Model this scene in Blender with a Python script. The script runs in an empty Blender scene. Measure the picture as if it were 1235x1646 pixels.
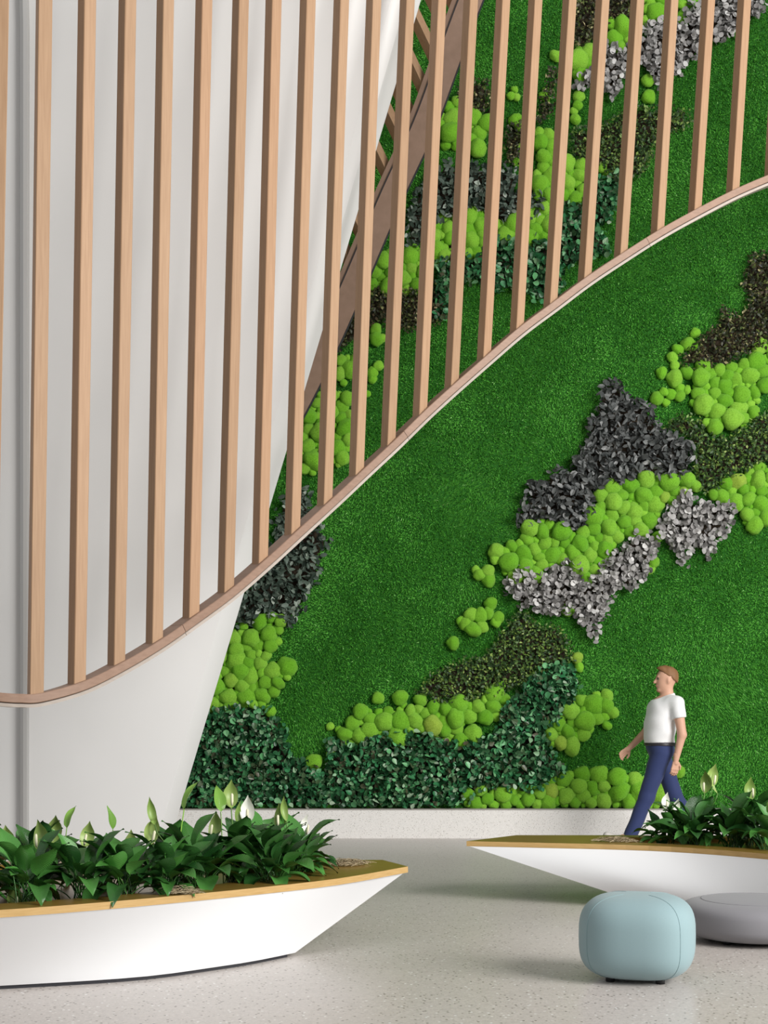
import bpy, bmesh, math, random
import numpy as np
from mathutils import Vector, Matrix, noise as mnoise

random.seed(11)
rng = np.random.default_rng(11)
scene = bpy.context.scene
COL = scene.collection

# ------------------------------------------------------------------ camera
F, CX, HY, H = 2270.0, 617.5, 1153.0, 1.29      # focal length px, principal x, horizon y, eye height
cd = bpy.data.cameras.new('camera')
cam = bpy.data.objects.new('camera', cd); COL.objects.link(cam)
cam.location = (0, 0, H); cam.rotation_euler = (math.pi/2, 0, 0)
cd.sensor_fit = 'VERTICAL'; cd.sensor_height = 36.0
cd.lens = F/1646.0*36.0
cd.shift_y = (HY-823.0)/1646.0
cd.clip_end = 200
scene.camera = cam

# ------------------------------------------------------------------ light
world = bpy.data.worlds.new('world'); scene.world = world
world.use_nodes = True
world.node_tree.nodes['Background'].inputs[0].default_value = (0.95, 0.975, 1.0, 1)
world.node_tree.nodes['Background'].inputs[1].default_value = 0.50

def area(name, loc, target, sx, sy, power, color):
    ld = bpy.data.lights.new(name, 'AREA'); ld.shape = 'RECTANGLE'
    ld.size, ld.size_y, ld.energy, ld.color = sx, sy, power, color
    o = bpy.data.objects.new(name, ld); COL.objects.link(o)
    o.location = loc
    o.rotation_euler = (Vector(target)-Vector(loc)).to_track_quat('-Z', 'Y').to_euler()
    return o
area('daylight_facade', (11.0, 0.5, 6.5), (0.3, 13, 3.0), 8, 7, 3100, (1.0, 0.985, 0.96))

vs = scene.view_settings
vs.view_transform = 'Standard'; vs.look = 'None'; vs.gamma = 1.0; vs.exposure = 0.0
vs.use_curve_mapping = False
scene.cycles.max_bounces = 6

# ------------------------------------------------------------------ helpers
def P(px, py, Y):
    """photo pixel + depth -> point of the place"""
    return Vector(((px-CX)*Y/F, Y, H-(py-HY)*Y/F))

def link(o, parent=None):
    COL.objects.link(o)
    if parent is not None: o.parent = parent
    return o

def tag(o, label=None, cat=None, group=None, kind=None):
    if label: o['label'] = label
    if cat: o['category'] = cat
    if group: o['group'] = group
    if kind: o['kind'] = kind
    return o

def empty(name, loc=(0, 0, 0), rz=0.0):
    o = bpy.data.objects.new(name, None); o.empty_display_size = 0.1
    o.location = loc; o.rotation_euler = (0, 0, rz)
    return link(o)

def mesh_obj(name, verts, faces, mat, parent=None, smooth=False):
    me = bpy.data.meshes.new(name)
    me.from_pydata([tuple(v) for v in verts], [], [tuple(f) for f in faces])
    if smooth: me.polygons.foreach_set('use_smooth', [True]*len(me.polygons))
    me.materials.append(mat); me.update()
    return link(bpy.data.objects.new(name, me), parent)

def bm_obj(name, bm, mat, parent=None, smooth=False):
    me = bpy.data.meshes.new(name); bm.to_mesh(me); bm.free()
    if smooth: me.polygons.foreach_set('use_smooth', [True]*len(me.polygons))
    me.materials.append(mat)
    return link(bpy.data.objects.new(name, me), parent)

def tri_obj(name, V, T, mat, parent=None, rnd=None, smooth=False):
    """numpy triangles -> mesh, optional per-face random attribute"""
    me = bpy.data.meshes.new(name)
    nv, nt = len(V), len(T)
    me.vertices.add(nv); me.vertices.foreach_set('co', np.asarray(V, np.float32).ravel())
    me.loops.add(nt*3); me.loops.foreach_set('vertex_index', np.asarray(T, np.int32).ravel())
    me.polygons.add(nt); me.polygons.foreach_set('loop_start', np.arange(0, nt*3, 3, dtype=np.int32))
    if rnd is not None:
        a = me.attributes.new('rnd', 'FLOAT', 'FACE'); a.data.foreach_set('value', np.asarray(rnd, np.float32))
    if smooth: me.polygons.foreach_set('use_smooth', np.ones(nt, bool))
    me.update(); me.validate(); me.materials.append(mat)
    return link(bpy.data.objects.new(name, me), parent)

def add_box(bm, x0, x1, y0, y1, z0, z1):
    vs_ = [bm.verts.new((x, y, z)) for z in (z0, z1) for y in (y0, y1) for x in (x0, x1)]
    for f in ((0, 2, 3, 1), (4, 5, 7, 6), (0, 1, 5, 4), (2, 6, 7, 3), (0, 4, 6, 2), (1, 3, 7, 5)):
        bm.faces.new([vs_[i] for i in f])

def catmull(pts, n):
    pts = [np.array(p, float) for p in pts]
    pts = [2*pts[0]-pts[1]] + pts + [2*pts[-1]-pts[-2]]
    out = []
    for i in range(1, len(pts)-2):
        p0, p1, p2, p3 = pts[i-1:i+3]
        for k in range(n):
            t = k/n
            out.append(0.5*((2*p1)+(-p0+p2)*t+(2*p0-5*p1+4*p2-p3)*t*t+(-p0+3*p1-3*p2+p3)*t**3))
    out.append(pts[-2])
    return np.array(out)

# ------------------------------------------------------------------ materials
class Mat:
    def __init__(self, name, base=(.8, .8, .8), rough=.5, spec=.5, metal=0.0, sheen=0.0):
        self.m = bpy.data.materials.new(name); self.m.use_nodes = True
        self.nt = self.m.node_tree; self.n = self.nt.nodes; self.l = self.nt.links
        self.b = self.n['Principled BSDF']
        self.b.inputs['Base Color'].default_value = (*base, 1)
        self.b.inputs['Roughness'].default_value = rough
        self.b.inputs['Specular IOR Level'].default_value = spec
        self.b.inputs['Metallic'].default_value = metal
        self.b.inputs['Sheen Weight'].default_value = sheen
    def node(self, t, **kw):
        nd = self.n.new(t)
        for k, v in kw.items():
            if k in nd.inputs: nd.inputs[k].default_value = v
            else: setattr(nd, k, v)
        return nd
    def coord(self, scale=(1, 1, 1), out='Object'):
        tc = self.node('ShaderNodeTexCoord'); mp = self.node('ShaderNodeMapping')
        mp.inputs['Scale'].default_value = scale
        self.l.new(tc.outputs[out], mp.inputs['Vector'])
        return mp.outputs['Vector']
    def noise(self, scale, detail=2.0, vec=None):
        nd = self.node('ShaderNodeTexNoise', Scale=scale, Detail=detail)
        if vec is not None: self.l.new(vec, nd.inputs['Vector'])
        return nd.outputs['Fac']
    def ramp(self, fac, stops, interp='LINEAR'):
        r = self.node('ShaderNodeValToRGB'); r.color_ramp.interpolation = interp
        el = r.color_ramp.elements
        while len(el) < len(stops): el.new(0.5)
        for e, (p, c) in zip(el, stops):
            e.position = p; e.color = (*c, 1) if len(c) == 3 else c
        self.l.new(fac, r.inputs['Fac'])
        return r.outputs['Color']
    def mix(self, a, b, fac, mode='MIX'):
        m = self.node('ShaderNodeMix', data_type='RGBA', blend_type=mode)
        for sock, val in ((m.inputs[0], fac), (m.inputs[6], a), (m.inputs[7], b)):
            if hasattr(val, 'is_linked') or hasattr(val, 'links'): self.l.new(val, sock)
            else: sock.default_value = val if not isinstance(val, tuple) or len(val) == 4 else (*val, 1)
        return m.outputs[2]
    def color(self, c): self.l.new(c, self.b.inputs['Base Color'])
    def rough(self, c): self.l.new(c, self.b.inputs['Roughness'])
    def bump(self, h, strength=.3, dist=.01):
        b = self.node('ShaderNodeBump', Strength=strength, Distance=dist)
        self.l.new(h, b.inputs['Height']); self.l.new(b.outputs['Normal'], self.b.inputs['Normal'])
    def attr(self, name='rnd'):
        a = self.node('ShaderNodeAttribute'); a.attribute_name = name
        return a.outputs['Fac']
    def objrand(self):
        return self.node('ShaderNodeObjectInfo').outputs['Random']

def wood(name, c0, c1, axis_scale, rough=.5):
    m = Mat(name, rough=rough, spec=.3)
    v = m.coord(axis_scale)
    g = m.noise(6.0, 4.0, v)
    col = m.ramp(g, [(.3, c0), (.7, c1)])
    hue = m.ramp(m.objrand(), [(0, (.88, .86, .84)), (.5, (1, 1, 1)), (1, (1.0, .95, .93))])
    m.color(m.mix(col, hue, 1.0, 'MULTIPLY'))
    m.bump(g, .06, .004)
    return m.m

M = {}
M['slat'] = wood('slat_beech', (.355, .218, .126), (.42, .268, .160), (14, 14, .6))
M['rail'] = wood('rail_beech', (.275, .175, .125), (.33, .212, .153), (3, 3, 10))
M['rail_low'] = wood('rail_pale', (.40, .345, .30), (.46, .40, .35), (3, 3, 10))
M['fascia'] = wood('fascia_walnut', (.24, .155, .11), (.285, .185, .135), (2, 2, 2))
M['gold'] = None

m = Mat('gold_laminate', rough=.30, spec=.6, metal=.35)
g = m.noise(5, 4, m.coord((2.0, 14, 8)))
m.color(m.ramp(g, [(.3, (.30, .185, .035)), (.7, (.36, .225, .050))])); M['gold'] = m.m
M['gold_edge'] = wood('bamboo_edge', (.50, .32, .12), (.60, .40, .17), (2, 2, 30), .4)

m = Mat('white_paint', (.80, .80, .80), .55, .3)
n = m.noise(1.2, 2, m.coord((1, 1, 1))); m.color(m.ramp(n, [(.3, (.65, .645, .635)), (.7, (.675, .67, .66))])); M['white'] = m.m
M['hull'] = Mat('white_lacquer', (.77, .775, .785), .4, .35).m
M['strip'] = Mat('brushed_metal', (.42, .415, .405), .45, .5, .35).m
M['toe'] = Mat('black_recess', (.02, .02, .025), .7).m
M['black'] = Mat('black_plastic', (.012, .012, .014), .5).m

def terrazzo(name, base, chip_scale, rough, spec):
    m = Mat(name, rough=rough, spec=spec)
    v = m.coord()
    vor = m.node('ShaderNodeTexVoronoi', Scale=chip_scale); m.l.new(v, vor.inputs['Vector'])
    sep = m.node('ShaderNodeSeparateColor'); m.l.new(vor.outputs['Color'], sep.inputs['Color'])
    b = base
    c1 = m.ramp(sep.outputs['Red'], [(0, tuple(x*.86 for x in b)), (.2, tuple(x*.97 for x in b)), (.6, b), (.92, tuple(min(1, x*1.08) for x in b))])
    big = m.ramp(m.noise(.8, 3, v), [(.3, (.95, .95, .94)), (.7, (1, 1, 1))])
    c1 = m.mix(c1, big, 1.0, 'MULTIPLY')
    vor2 = m.node('ShaderNodeTexVoronoi', Scale=chip_scale*.48); m.l.new(v, vor2.inputs['Vector'])
    sep2 = m.node('ShaderNodeSeparateColor'); m.l.new(vor2.outputs['Color'], sep2.inputs['Color'])
    spot = m.ramp(vor2.outputs['Distance'], [(.24, (1, 1, 1)), (.30, (0, 0, 0))])
    pick = m.ramp(sep2.outputs['Green'], [(.50, (0, 0, 0)), (.52, (1, 1, 1))])
    msk = m.mix(spot, pick, 1.0, 'MULTIPLY')
    chip = m.ramp(sep2.outputs['Blue'], [(0, (.10, .08, .065)), (.45, (.24, .21, .18)), (.75, (.36, .29, .21)), (1, (.85, .85, .84))])
    m.color(m.mix(c1, chip, msk))
    return m.m
M['floor'] = terrazzo('floor_terrazzo', (.535, .49, .46), 95, .28, .26)
M['base'] = terrazzo('baseboard_terrazzo', (.78, .755, .73), 170, .4, .3)
M['trim'] = Mat('grey_trim', (.30, .28, .25), .5).m

m = Mat('turf_backing', (.02, .10, .015), .9, .1)
m.color(m.ramp(m.noise(140, 2, m.coord()), [(.3, (.012, .07, .008)), (.7, (.03, .15, .02))])); M['turf_back'] = m.m
m = Mat('turf_blade', rough=.65, spec=.15)
v = m.coord()
c = m.ramp(m.attr(), [(0, (.062, .27, .026)), (.5, (.105, .41, .048)), (.9, (.17, .52, .09)), (1, (.32, .66, .20))])
m.color(c); M['turf'] = m.m

m = Mat('moss', rough=.95, spec=.05, sheen=.25)
m.b.inputs['Sheen Tint'].default_value = (.6, 1, .3, 1)
v = m.coord()
n1 = m.noise(8, 4, v)
base = m.ramp(m.objrand(), [(0, (.155, .43, .024)), (.5, (.205, .495, .035)), (.96, (.27, .555, .055)), (1, (.35, .50, .065))])
m.color(m.mix(base, m.ramp(n1, [(.30, (.72, .76, .6)), (.58, (1.06, 1.04, 1.1))]), 1.0, 'MULTIPLY'))
m.bump(m.noise(15, 3, v), .6, .035); M['moss'] = m.m
m2 = Mat('moss_pile', rough=.95, spec=.05, sheen=.25)
m2.b.inputs['Sheen Tint'].default_value = (.6, 1, .3, 1)
n1 = m2.noise(120, 4, m2.coord())
base = m2.ramp(m2.attr(), [(0, (.155, .43, .024)), (.5, (.205, .495, .035)), (1, (.27, .555, .055))])
m2.color(m2.mix(base, m2.ramp(n1, [(.30, (.72, .76, .6)), (.58, (1.06, 1.04, 1.1))]), 1.0, 'MULTIPLY'))
m2.bump(n1, .8, .012); M['moss_joined'] = m2.m

def leafmat(name, stops, rough=.4, spec=.4, obj=False):
    m = Mat(name, rough=rough, spec=spec)
    m.color(m.ramp(m.objrand() if obj else m.attr(), stops))
    return m.m
IVY = [(0, (0.0116, 0.0508, 0.0174)), (0.3, (0.0203, 0.1087, 0.0377)), (0.5, (0.0435, 0.232, 0.087)), (0.66, (0.0725, 0.0653, 0.0348)), (0.74, (0.0435, 0.145, 0.058)), (0.86, (0.116, 0.377, 0.145)), (0.95, (0.22, 0.38, 0.21)), (1, (0.36, 0.46, 0.33))]
BOX = [(0, (0.012, 0.0144, 0.0072)), (0.35, (0.0264, 0.036, 0.012)), (0.6, (0.06, 0.0408, 0.0192)), (0.8, (0.066, 0.102, 0.024)), (0.92, (0.144, 0.18, 0.042)), (1, (0.456, 0.396, 0.216))]
BOXG = [(0, (0.0128, 0.032, 0.0096)), (0.35, (0.032, 0.08, 0.0192)), (0.6, (0.064, 0.12, 0.0288)), (0.8, (0.104, 0.192, 0.0352)), (0.95, (0.208, 0.32, 0.056)), (1, (0.352, 0.448, 0.144))]
GREYL = [(0, (0.156, 0.15, 0.144)), (0.4, (0.282, 0.27, 0.264)), (0.75, (0.408, 0.396, 0.384)), (1, (0.6, 0.588, 0.57))]
GREYD = [(0, (0.0375, 0.0425, 0.0413)), (0.5, (0.0813, 0.0875, 0.085)), (0.85, (0.1375, 0.1438, 0.14)), (1, (0.325, 0.3313, 0.325))]
GREYG = [(0, (0.0324, 0.054, 0.0396)), (0.5, (0.072, 0.1044, 0.0792)), (0.85, (0.126, 0.1656, 0.1296)), (1, (0.396, 0.45, 0.378))]
for nm, st, r in (('ivy', IVY, .38), ('box', BOX, .5), ('boxg', BOXG, .5), ('greyl', GREYL, .5), ('greyd', GREYD, .5), ('greyg', GREYG, .5)):
    M[nm] = leafmat('leaf_'+nm, st, r)
    M[nm+'_o'] = leafmat('leaf_'+nm+'_single', st, r, obj=True)

def lilymat(name, c0, c1, rough=.26):
    m = Mat(name, rough=rough, spec=.5)
    v = m.coord((1, 1, 1), 'UV')
    base = m.ramp(m.objrand(), [(0, c0), (.75, c1), (1, tuple(x*1.5 for x in c1))])
    w = m.node('ShaderNodeTexWave', Scale=7.0, Distortion=.6); w.bands_direction = 'Y'
    m.l.new(v, w.inputs['Vector'])
    m.color(m.mix(base, m.ramp(w.outputs['Fac'], [(0, (.85, .85, .85)), (1, (1.1, 1.1, 1.1))]), 1.0, 'MULTIPLY'))
    m.bump(w.outputs['Fac'], .35, .006)
    return m.m
M['lily'] = lilymat('lily_leaf', (.014, .068, .014), (.055, .185, .034))
M['lily_young'] = lilymat('lily_young', (.13, .30, .035), (.20, .38, .06))
M['spathe_w'] = Mat('spathe_white', (.82, .82, .74), .5).m
M['spathe_g'] = lilymat('spathe_green', (.22, .36, .07), (.33, .45, .13), .45)
M['stem'] = Mat('lily_stem', (.12, .24, .05), .5).m
M['spadix'] = Mat('spadix', (.75, .72, .50), .7).m
m = Mat('soil', rough=1, spec=.1); m.color(m.ramp(m.noise(40, 4, m.coord()), [(.3, (.02, .014, .01)), (.7, (.06, .045, .03))])); M['soil'] = m.m
m = Mat('dried_moss', rough=.95, spec=.1); m.color(m.ramp(m.attr(), [(0, (.20, .15, .085)), (1, (.50, .42, .28))])); M['mulch'] = m.m

def fabric(name, c, scale=900):
    m = Mat(name, rough=.75, spec=.25, sheen=.15)
    n = m.noise(scale, 2, m.coord())
    m.color(m.mix(c, m.ramp(n, [(.3, (.94, .94, .94)), (.7, (1.04, 1.04, 1.04))]), 1.0, 'MULTIPLY'))
    m.bump(n, .1, .002)
    return m.m
M['pouf_blue'] = fabric('blue_fabric', (.25, .355, .375))
M['seam'] = fabric('blue_piping', (.215, .325, .34))
M['pouf_grey'] = fabric('grey_fabric', (.225, .22, .235))
M['seam_grey'] = fabric('grey_piping', (.20, .195, .21))
M['skin'] = Mat('skin', (.62, .36, .25), .5, .3).m
M['lip'] = Mat('lips', (.50, .22, .18), .5, .3).m
M['hair'] = Mat('hair', (.23, .115, .05), .6, .3).m
M['shirt'] = fabric('white_cotton', (.82, .82, .82), 300)
M['jeans'] = fabric('denim', (.028, .042, .125), 400)
M['belt'] = Mat('belt_leather', (.03, .025, .03), .45).m
M['buckle'] = Mat('buckle', (.6, .58, .5), .3, .5, .8).m
M['shoe'] = Mat('shoe_canvas', (.55, .52, .49), .7).m
M['sole'] = Mat('shoe_sole', (.75, .74, .72), .7).m
M['eye'] = Mat('eye', (.05, .04, .035), .2).m

# ------------------------------------------------------------------ the setting
WY = 15.17                                    # face of the planted wall
BZ = H-(1300-HY)*15.05/F                      # top of the terrazzo upstand
bm = bmesh.new(); add_box(bm, -7.5, 7.5, -6.0, WY+.3, -.12, 0)
fl = bm_obj('floor', bm, M['floor']); tag(fl, 'pale speckled terrazzo floor with a soft polish', 'floor', kind='structure')
bm = bmesh.new(); add_box(bm, -7.5, 7.5, WY, WY+.3, 0, 10.2)
wall = bm_obj('wall_back', bm, M['turf_back']); tag(wall, 'tall planted wall of turf, moss cushions and preserved foliage', 'wall', kind='structure')
bm = bmesh.new(); add_box(bm, -7.5, 7.5, WY-.12, WY-.001, 0, BZ-.012)
bb = bm_obj('baseboard_back', bm, M['base']); tag(bb, 'speckled terrazzo upstand along the foot of the planted wall', 'baseboard', kind='structure')
bm = bmesh.new(); add_box(bm, -7.5, 7.5, WY-.128, WY-.001, BZ-.012, BZ)
bm_obj('cap_strip', bm, M['trim'], bb)

bm = bmesh.new(); add_box(bm, -7.5, .2, 3.5, WY, 8.6, 8.9)  # out-of-view slab, added to block sky light above the column and left slats
ce = bm_obj('shade_slab', bm, M['white']); tag(ce, 'unseen white slab added overhead to shade the column and left slats', 'shade_slab', kind='structure')

# ------------------------------------------------------------------ planted wall: patches traced on the wall face
def wp(p): q = P(p[0], p[1], WY); return (q.x, q.z)
PATCH = [
 ('greyd', [(968,618),(985,612),(1010,635),(1048,660),(1060,690),(1110,715),(1115,750),(1095,775),(1060,768),(1030,768),(990,782),(965,782),(955,800),(945,845),(920,858),(895,840),(855,840),(832,848),(828,835),(845,800),(843,775),(870,775),(890,755),(915,758),(922,735),(940,715),(942,690),(955,665),(960,640)]),
 ('moss', [(1110,772),(1120,780),(1100,792),(1085,805),(1060,815),(1050,845),(1010,860),(985,880),(970,915),(945,937),(925,910),(895,900),(870,925),(855,930),(838,935),(825,930),(800,905),(785,890),(790,878),(815,880),(840,870),(848,842),(870,840),(895,848),(920,862),(948,848),(960,800),(970,785),(1000,780),(1040,770),(1075,768)]),
 ('greyl', [(815,935),(830,912),(850,918),(870,925),(900,902),(925,900),(940,935),(960,920),(975,890),(1000,880),(1020,858),(1055,862),(1055,885),(1040,915),(1035,935),(1012,955),(1000,940),(985,955),(978,985),(960,1000),(965,1032),(950,1030),(935,1005),(920,985),(900,990),(870,985),(848,975),(835,980),(825,960),(810,950)]),
 ('greyl', [(1055,840),(1070,820),(1085,800),(1105,790),(1115,805),(1150,812),(1175,812),(1180,830),(1170,850),(1150,875),(1140,900),(1128,890),(1110,885),(1098,910),(1088,905),(1085,885),(1070,870),(1050,855)]),
 ('boxg', [(855,985),(840,975),(865,1005),(895,1005),(915,1030),(920,1065),(880,1075),(855,1085),(835,1105),(800,1115),(775,1120),(735,1130),(705,1130),(680,1120),(670,1115),(690,1085),(735,1062),(770,1055),(790,1040),(810,1010),(830,985)]),
 ('ivy', [(345,1140),(370,1135),(400,1133),(435,1140),(450,1155),(465,1190),(470,1215),(500,1225),(520,1240),(530,1225),(525,1190),(540,1185),(570,1195),(610,1180),(650,1175),(680,1178),(715,1190),(745,1190),(790,1180),(815,1130),(840,1105),(860,1085),(885,1068),(915,1068),(930,1100),(920,1130),(890,1165),(875,1180),(880,1200),(900,1225),(905,1245),(880,1255),(860,1272),(800,1265),(770,1270),(745,1298),(300,1300),(180,1300),(250,1190),(300,1150)]),
 ('moss', [(383,1012),(422,990),(454,996),(446,1037),(418,1065),(442,1070),(466,1070),(468,1085),(450,1098),(440,1118),(422,1134),(381,1134),(341,1146),(290,1140),(320,1080),(350,1020)]),
 ('moss', [(540,1172),(563,1170),(571,1142),(604,1144),(628,1142),(644,1114),(669,1122),(697,1134),(725,1126),(745,1130),(775,1130),(790,1105),(808,1100),(812,1130),(795,1155),(770,1170),(745,1190),(720,1195),(700,1180),(660,1172),(640,1190),(620,1180),(590,1178),(570,1200),(555,1195)]),
 ('moss', [(932,1115),(950,1133),(959,1117),(981,1115),(985,1148),(968,1155),(950,1169),(932,1196),(900,1207),(878,1191),(878,1164),(900,1151),(918,1133)]),
 ('moss', [(745,1298),(750,1275),(775,1268),(800,1275),(830,1270),(860,1262),(890,1255),(905,1240),(935,1240),(955,1235),(975,1238),(1000,1240),(1010,1250),(1045,1255),(1060,1265),(1075,1285),(1075,1298)]),
 ('box', [(1260,400),(1235,410),(1205,410),(1195,440),(1190,460),(1205,480),(1195,500),(1170,505),(1155,495),(1155,520),(1130,540),(1115,555),(1095,575),(1092,590),(1120,592),(1160,590),(1190,575),(1220,565),(1260,535)]),
 ('moss', [(1095,605),(1110,592),(1140,588),(1160,594),(1185,582),(1205,580),(1225,552),(1260,550),(1260,605),(1235,615),(1215,640),(1215,660),(1195,685),(1165,685),(1150,700),(1135,690),(1130,665),(1120,640),(1110,625),(1095,620)]),
 ('boxg', [(1065,690),(1085,670),(1110,668),(1125,680),(1140,700),(1165,705),(1195,690),(1215,670),(1260,645),(1260,740),(1235,745),(1205,755),(1180,765),(1165,770),(1150,790),(1130,795),(1118,775),(1112,755),(1115,715),(1090,700)]),
 ('moss', [(1140,795),(1155,785),(1170,775),(1200,760),(1225,750),(1260,745),(1260,830),(1220,835),(1215,850),(1205,855),(1195,835),(1190,820),(1175,810),(1150,808)]),
 ('greyl', [(923,130),(945,117),(975,80),(990,78),(1005,88),(1030,60),(1045,42),(1068,30),(1090,40),(1105,12),(1130,8),(1145,0),(1160,-20),(1230,-20),(1226,20),(1222,40),(1205,30),(1180,60),(1155,75),(1140,70),(1125,90),(1112,98),(1098,115),(1092,132),(1075,115),(1060,148),(1050,140),(1035,112),(1010,105),(1000,140),(986,165),(974,150),(960,140),(940,145),(923,143)]),
 ('moss', [(1030,-30),(1140,-30),(1128,10),(1105,10),(1090,30),(1066,28),(1045,42),(1034,38)]),
 ('moss', [(980,40),(1000,38),(1012,48),(1010,70),(985,75),(978,65)]),
 ('moss', [(925,88),(945,75),(958,85),(952,112),(935,125),(922,120)]),
 ('box', [(925,-30),(1035,-30),(1020,35),(985,38),(950,75),(925,85),(915,60)]),
 ('box', [(880,115),(897,105),(893,150),(885,190),(868,205),(862,195),(870,160),(878,140)]),
 ('boxg', [(918,210),(940,205),(945,215),(970,200),(990,190),(1010,180),(1030,172),(1055,180),(1080,175),(1110,185),(1105,205),(1085,215),(1065,215),(1050,240),(1045,265),(1030,285),(1000,290),(975,295),(965,270),(940,265),(915,255)]),
 ('moss', [(862,215),(890,218),(890,240),(910,260),(935,265),(938,320),(920,328),(905,320),(880,325),(862,318),(858,300),(862,280),(868,250)]),
 ('ivy', [(905,330),(935,330),(945,300),(965,290),(995,285),(990,330),(975,360),(955,365),(975,385),(982,412),(960,415),(945,425),(905,432),(900,480),(875,488),(850,480),(848,440),(840,400),(855,385),(880,395),(900,370)]),
 ('ivy', [(700,420),(740,415),(775,410),(800,385),(825,390),(850,390),(848,470),(825,475),(820,462),(800,470),(790,455),(748,455),(740,460),(720,480),(716,515),(700,520)]),
 ('moss', [(700,365),(715,350),(735,355),(755,350),(775,345),(778,400),(760,410),(740,415),(715,420),(700,420),(690,410)]),
 ('moss', [(780,365),(803,362),(828,358),(850,350),(855,335),(880,335),(885,360),(878,392),(855,390),(828,395),(803,390)]),
 ('greyg', [(710,270),(722,255),(730,270),(755,265),(780,270),(810,270),(830,280),(835,310),(870,320),(878,335),(860,355),(825,358),(805,362),(790,350),(770,345),(755,348),(720,352),(705,360),(690,390),(665,405),(650,400),(655,350),(668,310),(690,285)]),
 ('moss', [(595,430),(625,415),(655,400),(690,402),(690,440),(675,465),(650,470),(620,465),(595,460)]),
 ('box', [(600,465),(625,462),(650,470),(672,465),(700,455),(715,470),(718,510),(700,525),(680,530),(650,535),(625,520),(600,525),(575,545),(555,560),(545,575),(540,540),(565,500),(590,480)]),
 ('moss', [(490,680),(510,640),(540,630),(562,640),(564,700),(555,730),(545,748),(530,740),(515,755),(500,762),(484,750)]),
 ('moss', [(545,575),(570,572),(572,600),(545,605)]),
 ('moss', [(712,190),(725,165),(745,165),(745,200),(735,235),(715,240),(705,215)]),
 ('moss', [(758,190),(788,188),(782,215),(772,225),(768,245),(756,240)]),
 ('box', [(735,150),(765,130),(785,135),(792,180),(765,188),(740,175)]),
 ('box', [(812,205),(840,200),(850,190),(862,200),(845,230),(835,265),(818,270),(808,250)]),
 ('greyg', [(455,800),(485,785),(497,785),(502,820),(520,855),(532,870),(515,900),(518,920),(495,950),(490,975),(475,990),(478,1008),(462,1008),(450,995),(430,992),(415,1000),(400,1005),(385,1008),(350,1010),(385,960),(420,915),(435,870),(445,830)]),
]
SOLO = [(770,925,9),(784,919,9),(785,932,10),(765,917,7),(1050,904,9),(1045,913,8),(912,980,10),(1028,853,12),(1057,863,9),
 (789,971,10),(785,986,9),(772,990,11),(757,988,11),(749,1003,10),(760,1012,12),(775,1008,9),(797,1000,8),(742,998,8),(728,1034,9),(800,993,10),
 (435,1143,8),(505,1224,12),(608,1122,9),(531,1168,6),(533,1212,8),(975,1166,7),(928,1058,9),(931,1073,7),
 (1117,536,7),(1104,555,10),(1112,556,8),(1088,563,8),(1080,576,8),(1084,589,7),(1063,600,8),(1084,609,12),(1104,600,10),(1130,592,12),
 (1055,642,9),(1066,632,7),(1078,635,8),(1092,638,9),(1104,628,6),(1070,648,6),(1092,625,7),(1113,649,6),
 (1097,32,10),(995,80,9),(893,93,9),(1040,133,9),(1042,158,10),(877,147,6),(872,156,6),(878,160,6),
 (930,157,8),(928,173,8),(922,181,6),(925,194,8),(968,272,7),(975,280,6),
 (604,531,9),(605,547,10),(614,545,7),(608,589,8),(599,600,8),(599,611,6),(553,617,6),(591,634,5),(827,146,5),(821,157,6),(830,158,6),(828,195,9),(835,207,8),(838,240,7),(830,262,6),
 (963,1246,14),(990,1249,14),(1073,1262,9),(1090,1240,9),(644,1122,12),(760,1180,14),(404,1026,12),(381,1062,14),(1148,688,11),(885,1180,11)]
polys = [(k, np.array([wp(p) for p in pg])) for k, pg in PATCH]

def inside(poly, X, Z):
    r = np.zeros(len(X), bool); n = len(poly); j = n-1
    for i in range(n):
        xi, zi = poly[i]; xj, zj = poly[j]
        c = ((zi > Z) != (zj > Z)) & (X < (xj-xi)*(Z-zi)/(zj-zi+1e-12)+xi)
        r ^= c; j = i
    return r

def sample(poly, n):
    lo, hi = poly.min(0), poly.max(0)
    out = np.zeros((0, 2))
    while len(out) < n:
        q = rng.uniform(lo, hi, (n*3, 2)); q = q[inside(poly, q[:, 0], q[:, 1])]
        out = np.vstack([out, q])
    return out[:n]

def parea(p):
    x, z = p[:, 0], p[:, 1]
    return abs(np.dot(x, np.roll(z, 1))-np.dot(z, np.roll(x, 1)))/2

# turf: single bent blades, skipped under the planted patches
def vnoise(x, z, s, seed=0):
    g = np.random.default_rng(seed).random((64, 64))
    u, v = x*s, z*s
    i, j = np.floor(u).astype(int), np.floor(v).astype(int); fu, fv = u-i, v-j
    fu, fv = fu*fu*(3-2*fu), fv*fv*(3-2*fv)
    a = g[i % 64, j % 64]; b = g[(i+1) % 64, j % 64]; c = g[i % 64, (j+1) % 64]; d = g[(i+1) % 64, (j+1) % 64]
    return a*(1-fu)*(1-fv)+b*fu*(1-fv)+c*(1-fu)*fv+d*fu*fv

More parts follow.
